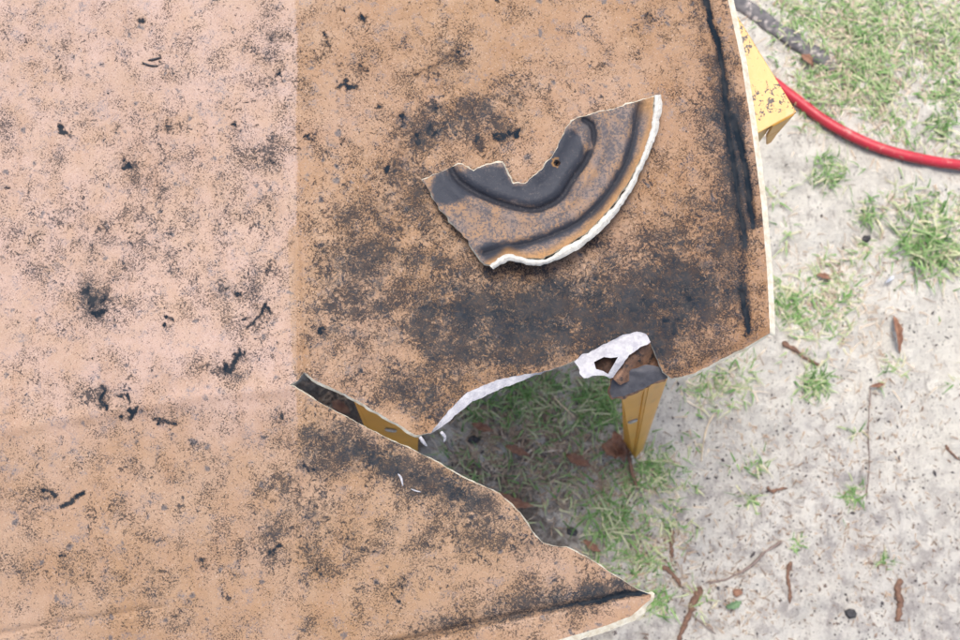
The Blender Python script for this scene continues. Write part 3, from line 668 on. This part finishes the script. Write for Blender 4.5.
# top beam joins the leg tops, north legs splay the other way
bm0 = Vector((la.x - .05, lb.y + .075, bz2)); bm1 = Vector((ra.x - .012, lb.y + .075, bz2))
channel('beam', bm0, bm1, (0, 1, 0), (0, 0, -1), .055, .055, (.055, .055), .0025, [M_yel], h2)
for x_ in (la.x, ra.x - .05):
    t_ = Vector((x_, lb.y + .10, bz2 - .003)); f_ = Vector((x_, lb.y + .23, .0)); f_.z = float(ground_z(f_.x, f_.y)) + .002
    channel('leg', t_, f_, (1, 0, 0), (0, -1, -.3), .042, .024, (.022, .014), .0022, [M_yel], h2)

# ------------------------------------------------------------------ hose and strap on the ground
hp = [(-140, -60), (300, -10), (600, 20), (700, 45), (762, 78), (790, 98), (825, 124), (868, 146), (910, 159), (960, 167), (1040, 172), (1200, 160), (1500, 190)]
path = [G(a, b, .0105) for a, b in hp]; path = catmull(path, 14)
vs, fs = tube(path, [.0088] * len(path), 18)
tag(mesh_obj('air_hose', vs, fs, M_hose, origin=tuple(path[60])), 'bright red rubber hose curving across the sand from behind the beam end', 'hose')
sp1 = catmull([G(a, b, .005) for a, b in ((640, -60), (700, -22), (738, 2), (772, 26), (800, 44), (824, 60), (836, 70))], 8)
vs = []; fs = []
for i, p in enumerate(sp1):
    d = (sp1[min(i + 1, len(sp1) - 1)] - sp1[max(i - 1, 0)]).normalized(); s_ = d.cross(Vector((0, 0, 1))).normalized()
    wv = .0135 * min(1, (len(sp1) - i) / 6 + .15) * (1 + .05 * math.sin(i * .9)); zz = -.004 * (i / len(sp1)) + .002 * math.sin(i * .7)
    for sx, hh in ((-1, 0), (-.5, .003), (.5, .003), (1, 0), (1, -.004), (-1, -.004)): vs.append(tuple(p + s_ * wv * sx + Vector((0, 0, hh + zz))))
for i in range(len(sp1) - 1):
    for k_ in range(6): a = i * 6 + k_; b = i * 6 + (k_ + 1) % 6; fs.append([a, b, b + 6, a + 6])
fs.append([5, 4, 3, 2, 1, 0]); fs.append([len(vs) - 6 + k_ for k_ in range(6)])
tag(mesh_obj('buried_strap', vs, fs, M_strap, origin=tuple(sp1[10])), 'dusty dark grey strap half buried in the grass near the top', 'strap')

# ------------------------------------------------------------------ litter: sticks, leaves, charcoal
def stick(name, pts, r0, mat, label, cat, z=.0015, group=None, r1=None, n=8, lift=0.0):
    P = [G(a, b, z + lift * math.sin(math.pi * i / max(1, len(pts) - 1))) for i, (a, b) in enumerate(pts)]; P = catmull(P, 6)
    k = len(P); r1 = r1 if r1 is not None else r0 * .6
    P = [p + Vector((rnd.uniform(-1, 1), rnd.uniform(-1, 1), 0)) * r0 * .25 for p in P]
    rad = [(r0 + (r1 - r0) * i / (k - 1)) * rnd.uniform(.6, 1.25) for i in range(k)]; rad[0] *= .5; rad[-1] *= .4
    vs, fs = tube(P, rad, n, squash=.8)
    return tag(mesh_obj(name, vs, fs, mat, origin=tuple(P[0])), label, cat, group)
def leaf(name, a, b, wd, mat, label, cat='leaf', z=.006, curl=.4, bend=0.0, group=None, lift=.006):
    A, B = G(*a, z), G(*b, z); d = B - A; L = d.length; wd = wd * .7; curl = curl * 1.6; s_ = d.cross(Vector((0, 0, 1))).normalized(); vs = []; fs = []; n = 10; m = 4
    for i in range(n + 1):
        t = i / n; wv = wd * (math.sin(math.pi * min(1, t * .96 + .03)) ** .8) * (1 - .25 * t) * (1 + .22 * math.sin(i * 2.3 + wd * 900))
        for j in range(m + 1):
            u = (j / m - .5) * 2
            vs.append(tuple(A + d * t + s_ * (u * wv + bend * math.sin(math.pi * t)) + Vector((0, 0, curl * abs(u) ** 1.6 * wv + lift * math.sin(math.pi * t) + .0015 * math.sin(t * 9 + u * 2)))))
    for i in range(n):
        for j in range(m): q_ = i * (m + 1) + j; fs.append([q_, q_ + 1, q_ + m + 2, q_ + m + 1])
    o = mesh_obj(name, vs, fs, mat, origin=tuple(A)); md = o.modifiers.new('s', 'SOLIDIFY'); md.thickness = .0006
    return tag(o, label, cat, group)
stick('bark_strip', [(900, 578), (898, 592), (900, 605), (897, 622)], .0060, M_bark, 'thick reddish brown bark stick on bare sand in the lower right corner', 'stick', r1=.0052)
stick('bark_strip', [(791, 562), (787, 576), (790, 590), (789, 603)], .0042, M_bark, 'thin curved tan bark strip lying upright in the sand below the small twig', 'stick')
stick('twig', [(766, 488), (772, 491), (780, 489), (787, 488)], .0034, M_bark, 'short curved brown twig on open sand right of the yellow leg', 'twig')
stick('root', [(781, 542), (765, 552), (748, 568), (724, 580), (705, 583)], .0030, M_twig, 'long dark grey root snaking through the sand at lower centre right', 'root')
stick('stick', [(782, 343), (795, 350), (806, 359), (820, 366)], .0045, M_bark, 'brown stick in thin grass just right of the panel corner', 'stick')
stick('grass_stalk', [(870, 388), (868, 430), (869, 465), (866, 500)], .0016, M_twig, 'very thin straight grey stem running down the sand at right', 'stalk')
stick('grass_stalk', [(714, 414), (706, 428), (702, 446), (701, 462)], .0014, M_straw, 'thin pale curved stem on grey sand right of the yellow leg', 'stalk', lift=.006)
stick('stick', [(627, 452), (630, 466), (636, 490)], .0042, M_bark, 'reddish brown stick at the foot of the yellow leg', 'stick', z=.012)
stick('grass_stalk', [(553, 398), (563, 408), (574, 418)], .0016, M_straw, 'pale stalk crossing the grass in the middle of the torn opening', 'stalk', z=.02)
stick('twig', [(444, 441), (452, 452), (459, 462)], .0022, M_twig, 'grey twig just below the white tip of the tear', 'twig', z=.02)
stick('stick', [(701, 588), (694, 602), (684, 625), (678, 645)], .0060, M_bark, 'broad red brown bark piece right of the lower panel tip', 'stick')
stick('stick', [(672, 530), (671, 545), (673, 558)], .0045, M_bark, 'short brown stick on dark litter above the lower panel tip', 'stick')
stick('stick', [(662, 566), (672, 574), (682, 588)], .0045, M_bark, 'bent brown stick close above the lower panel tip', 'stick')
stick('twig', [(690, 612), (700, 622), (716, 634)], .0020, M_twig, 'thin grey twig at the bottom edge beside the red brown bark', 'twig')
stick('twig', [(945, 445), (950, 452), (962, 462)], .0028, M_bark, 'small brown twig at the right edge of the sand', 'twig')
leaf('dry_leaf', (892, 316), (898, 354), .0085, M_leaf, 'dark brown pointed leaf standing out on white sand at right', curl=.9)
leaf('dry_leaf', (868, 387), (884, 384), .005, M_leaf, 'small curled brown leaf on the sand above the thin grey stem')
leaf('dry_leaf', (497, 492), (534, 506), .012, M_leaf, 'long red brown leaf beside the slanted lower panel edge', bend=.006)
leaf('dry_leaf', (565, 455), (590, 466), .013, M_leaf, 'flat brown leaf in the middle of the litter left of the yellow leg', z=.014)
leaf('dry_leaf', (505, 446), (530, 456), .010, M_leaf, 'dark brown leaf among grass in the left half of the opening', z=.014)
leaf('dry_leaf', (472, 424), (494, 432), .010, M_leaf, 'brown leaf just below the white torn edge', z=.014)
leaf('dry_leaf', (600, 446), (628, 452), .024, M_leaf, 'large rusty brown leaf leaning against the foot of the yellow leg', z=.022, curl=.5)
leaf('dry_leaf', (612, 432), (622, 462), .016, M_leaf, 'dark curled leaf left of the yellow leg foot', z=.024, curl=.7)
leaf('dry_leaf', (334, 402), (352, 414), .014, M_leaf, 'red brown leaf seen on the ground through the crack', z=.02)
leaf('dry_leaf', (800, 56), (812, 68), .010, M_leaf, 'brown leaf at the end of the grey strap')
leaf('dry_leaf', (815, 275), (830, 280), .007, M_leaf, 'small brown leaf in the grass right of the panel edge')
leaf('dry_leaf', (583, 540), (600, 552), .009, M_leaf, 'narrow brown leaf just above the point of the lower panel edge')
M_green = mat_plain('green_leaf', (.09, .16, .08), (.14, .22, .12), 70, .6, .0005)
leaf('green_leaf', (725, 607), (741, 601), .009, M_green, 'single flat green leaf on sand near the bottom edge')
leaf('bleached_strip', (883, 284), (893, 276), .004, mat_plain('bleached', (.42, .45, .52), (.5, .52, .56), 60, .6), 'thin bluish grey strip lying on the white sand at right', 'strip')
def lump(name, px, py, r, mat, label, cat):
    o = G(px, py, r * .3); vs = []; fs = []; n, m = 7, 5
    for j in range(m + 1):
        ph = math.pi * j / m
        for i in range(n):
            a = 2 * math.pi * i / n; q_ = r * rnd.uniform(.75, 1.2); vs.append((o.x + q_ * math.sin(ph) * math.cos(a), o.y + q_ * math.sin(ph) * math.sin(a) * .8, o.z + q_ * .6 * math.cos(ph)))
    for j in range(m):
        for i in range(n): fs.append([j * n + i, j * n + (i + 1) % n, (j + 1) * n + (i + 1) % n, (j + 1) * n + i])
    tag(mesh_obj(name, vs, fs, mat, None, None, False, tuple(o)), label, cat)
lump('dark_pebble', 866, 239, .0085, M_coal, 'round dark pebble on white sand in the grass at right', 'pebble')
lump('charcoal_lump', 850, 613, .011, M_coal, 'black charcoal lump on sand near the bottom edge', 'charcoal')
lump('charcoal_lump', 737, 593, .008, M_leaf, 'small brown clod above the single green leaf', 'clod')
lump('dark_clod', 617, 446, .016, M_hollow, 'dark brown clod of rotten leaf against the foot of the yellow leg', 'clod')
lump('dark_clod', 474, 440, .010, M_coal, 'black clod in the litter under the white torn edge', 'clod')
lump('dark_clod', 572, 532, .010, M_coal, 'black clod above the point of the lower panel edge', 'clod')

# ------------------------------------------------------------------ grass
def blades(spec, seed, straight=.5):
    """spec rows: px, py, radius px, count, length m, tint lo, tint hi, flatness"""
    r = random.Random(seed); vs = []; fs = []; tn = []
    for px, py, rad, cnt, ln, t0, t1, flat in spec:
        for _ in range(cnt):
            a = r.uniform(0, 6.283); ox, oy = r.gauss(0, .5) * rad, r.gauss(0, .5) * rad
            o = G(px + ox, py + oy); o.z -= .002
            az = r.uniform(0, 6.283) if flat > .8 or r.random() < .8 else -a + r.gauss(0, .9)
            dv = Vector((math.cos(az), math.sin(az), 0)); sv = Vector((-dv.y, dv.x, 0))
            L = ln * r.uniform(.45, 1.25); wv = r.uniform(.0005, .0018) * (1 + ln * 4) * (.7 if flat > .8 else 1); el = R(r.uniform(25, 80)) * (1 - flat) + R(4) * flat; tint = r.uniform(t0, t1)
            b = len(vs); p = o.copy(); sw = r.gauss(0, .35)
            for k_ in range(4):
                ww = wv * (1 - (k_ / 3) ** 1.5 * .92); vs.append(tuple(p - sv * ww)); vs.append(tuple(p + sv * ww))
                tt = min(1, max(0, tint + (.12 if k_ == 3 else 0))); tn += [(tt, tt, tt, 1)] * 2
                p = p + (dv * math.cos(el) + Vector((0, 0, math.sin(el)))) * L / 3
                if p.z < o.z + .003: p.z = o.z + .003
                el -= r.uniform(.2, .65); dv = (dv + sv * sw * .4).normalized(); sv = Vector((-dv.y, dv.x, 0))
            for k_ in range(3): fs.append([b + 2 * k_, b + 2 * k_ + 1, b + 2 * k_ + 3, b + 2 * k_ + 2])
    return vs, fs, tn
TUFT = [(830, 175, 15, 90, .05, 'green tuft in bare sand below the red hose'), (925, 245, 26, 190, .075, 'largest bright green tuft on the sand at right edge'), (815, 383, 13, 90, .045, 'dense green tuft right of the panel corner'),
        (940, 126, 12, 60, .05, 'small green tuft at the right edge above the hose'), (600, 402, 22, 200, .07, 'thick green tuft below the torn flap'), (608, 522, 20, 110, .07, 'bright green tuft in the middle of the lower opening'),
        (520, 393, 20, 130, .055, 'green tuft just under the white torn edge'), (652, 468, 18, 110, .05, 'green tuft right of the yellow leg foot'), (655, 603, 12, 60, .055, 'green tuft at the tip of the lower panel'),
        (851, 496, 8, 40, .04, 'small green sprig in open grey sand'), (886, 561, 5, 14, .04, 'tiny green sprig above the thick bark stick'), (757, 465, 10, 22, .05, 'thin wispy green sprig on grey sand below the panel corner'),
        (748, 500, 8, 16, .045, 'wispy sprig beside the short curved twig'), (800, 545, 6, 16, .035, 'tiny sprig at the end of the dark root'), (788, 305, 16, 80, .045, 'green tuft close to the right panel edge'),
        (868, 215, 12, 50, .045, 'light green tuft between the hose and the dark pebble'), (480, 412, 14, 70, .05, 'green tuft at the left end of the opening'), (640, 560, 14, 60, .05, 'green tuft on dark litter near the lower panel edge')]
for i, (px, py, rad, cnt, ln, lab) in enumerate(TUFT):
    vs, fs, tn = blades([(px, py, rad * 1.3, int(cnt * 1.0), ln * .58, .05, .6, .1), (px, py, rad * 1.2, int(cnt * .3), ln * .7, .7, 1, .3)], 100 + i)
    tag(mesh_obj('grass_tuft', vs, fs, M_grass, None, None, True, tuple(G(px, py)), {'tint': tn}), lab, 'grass tuft')
r = random.Random(5)
LAWN = [(800, 15, 34, 330), (850, 22, 34, 400), (900, 18, 38, 420), (945, 35, 34, 330), (800, 84, 16, 60), (835, 85, 26, 260), (880, 95, 26, 220), (870, 60, 26, 260), (945, 92, 16, 90), (905, 205, 22, 120),
        (945, 215, 20, 130), (950, 262, 18, 90), (840, 280, 22, 110), (820, 300, 26, 150), (775, 290, 12, 40), (800, 325, 18, 80), (735, 378, 22, 120), (700, 388, 20, 110), (775, 195, 8, 18), (785, 238, 9, 20), (840, 330, 20, 50),
        (895, 372, 12, 30), (858, 432, 5, 12), (560, 415, 36, 120), (580, 470, 36, 80), (600, 500, 40, 60), (640, 500, 24, 50), (500, 430, 28, 60), (660, 480, 20, 60), (650, 560, 26, 70), (540, 470, 36, 70), (600, 560, 20, 60), (670, 520, 16, 60), (700, 600, 10, 22), (725, 470, 8, 6),
        (760, 100, 10, 26), (950, 150, 12, 24), (865, 250, 12, 30), (960, 380, 10, 20), (550, 385, 30, 120), (480, 470, 20, 30), (450, 450, 16, 30), (620, 480, 16, 60), (690, 440, 8, 12), (690, 480, 10, 16), (900, 130, 20, 70), (815, 120, 12, 40), (960, 60, 30, 140),
        (640, 20, 80, 160), (500, 520, 50, 60), (1010, 100, 60, 300), (1000, 260, 50, 150)]
vs, fs, tn = blades([(a, b, c * 1.35, int(n_ * (.72 if b < 140 or a < 690 else .5)), .027, .05, .85, .2) for a, b, c, n_ in LAWN] + [(a, b, c * 1.2, n_ // 3, .03, .7, 1, .5) for a, b, c, n_ in LAWN], 11)
tag(mesh_obj('grass', vs, fs, M_grass, attrs={'tint': tn}), 'short patchy lawn grass thinning out over the sand', None, None, 'stuff')
DRY = [(a, b, c * 1.5, n_ // 2, .035, .1, 1, .9) for a, b, c, n_ in LAWN] + [(330, 405, 25, 160, .03, 0, .6, .9), (540, 440, 70, 900, .026, 0, .55, .9), (600, 480, 55, 600, .026, 0, .55, .9), (480, 450, 40, 420, .03, 0, .9, .9), (660, 560, 40, 240, .03, 0, .7, .9), (850, 60, 70, 700, .04, .4, 1, .9),
        (850, 300, 80, 420, .03, .3, 1, .95), (800, 480, 110, 420, .02, 0, .5, .97), (880, 560, 90, 360, .018, 0, .5, .97), (740, 600, 60, 300, .02, 0, .5, .97), (900, 430, 60, 90, .02, 0, .6, .97), (740, 430, 40, 60, .02, .1, .8, .97), (940, 250, 40, 120, .03, .4, 1, .9)]
vs, fs, tn = blades(DRY, 12)
tag(mesh_obj('dead_grass', vs, fs, M_dry, attrs={'tint': tn}), 'bleached dead grass blades strewn over the sand', None, None, 'stuff')
# crumbs of bark and soil
vs = []; fs = []; tn = []
for px, py, sx, sy, cnt in ((800, 500, 110, 80, 900), (700, 590, 60, 40, 420), (880, 590, 70, 50, 360), (560, 460, 80, 60, 700), (850, 300, 90, 90, 260), (640, 540, 30, 50, 260), (900, 420, 60, 60, 220), (850, 80, 70, 60, 160)):
    for _ in range(cnt):
        o = G(r.gauss(px, sx), r.gauss(py, sy), .001); s_ = min(.0032, r.expovariate(1 / .0007) + .0005); a = r.uniform(0, 6.28); e = r.uniform(.8, 1.8); b = len(vs); cz, sz = math.cos(a), math.sin(a)
        for ux, uy, uz in ((1, 0, 0), (0, 1, 0), (-1, 0, 0), (0, -1, 0), (0, 0, .8)):
            x_, y_ = (ux + r.uniform(-.3, .3)) * s_ * e, (uy + r.uniform(-.4, .4)) * s_ * r.uniform(.6, 1); vs.append((o.x + x_ * cz - y_ * sz, o.y + x_ * sz + y_ * cz, o.z + uz * s_)); 
        t_ = r.random() ** 2; tn += [(t_, t_, t_, 1)] * 5; fs += [[b, b + 1, b + 4], [b + 1, b + 2, b + 4], [b + 2, b + 3, b + 4], [b + 3, b, b + 4]]
M_crumb = mat_blade('crumbs', [(.05, .045, .05), (.13, .11, .105), (.24, .17, .13)])
tag(mesh_obj('soil_crumbs', vs, fs, M_crumb, None, None, False, attrs={'tint': tn}), 'dark crumbs of bark and charcoal scattered over the sand', None, None, 'stuff')

# ------------------------------------------------------------------ loose bits on the panel
def PZ(a, b, h=0.0):
    z = float(panel_z(np.array([float(a)]), np.array([float(b)]))[0]) + h; return V(a, b, z)
def on_panel(name, pts, r0, mat, label, cat, h=.0012, group=None):
    P = catmull([PZ(a, b, h) for a, b in pts], 5); k = len(P); vs, fs = tube(P, [r0 * (.35 + .65 * math.sin(math.pi * (i + .5) / k)) for i in range(k)], 6)
    return tag(mesh_obj(name, vs, fs, mat, origin=tuple(P[0])), label, cat, group)
on_panel('dry_needle', [(148, 60), (154, 59), (161, 57)], .0011, M_coal, 'dark short needle on the upper left panel, right one of the pair', 'needle')
on_panel('dry_needle', [(142, 62), (149, 65), (157, 66)], .0010, M_coal, 'dark short needle on the upper left panel, left one of the pair', 'needle')
on_panel('white_shred', [(398, 474), (401, 478), (403, 486)], .0013, M_white, 'small white shred on the black mould below the crack', 'shred')
on_panel('white_shred', [(411, 489), (416, 491), (421, 492)], .0008, M_white, 'tiny white sliver right of the white shred below the crack', 'shred')
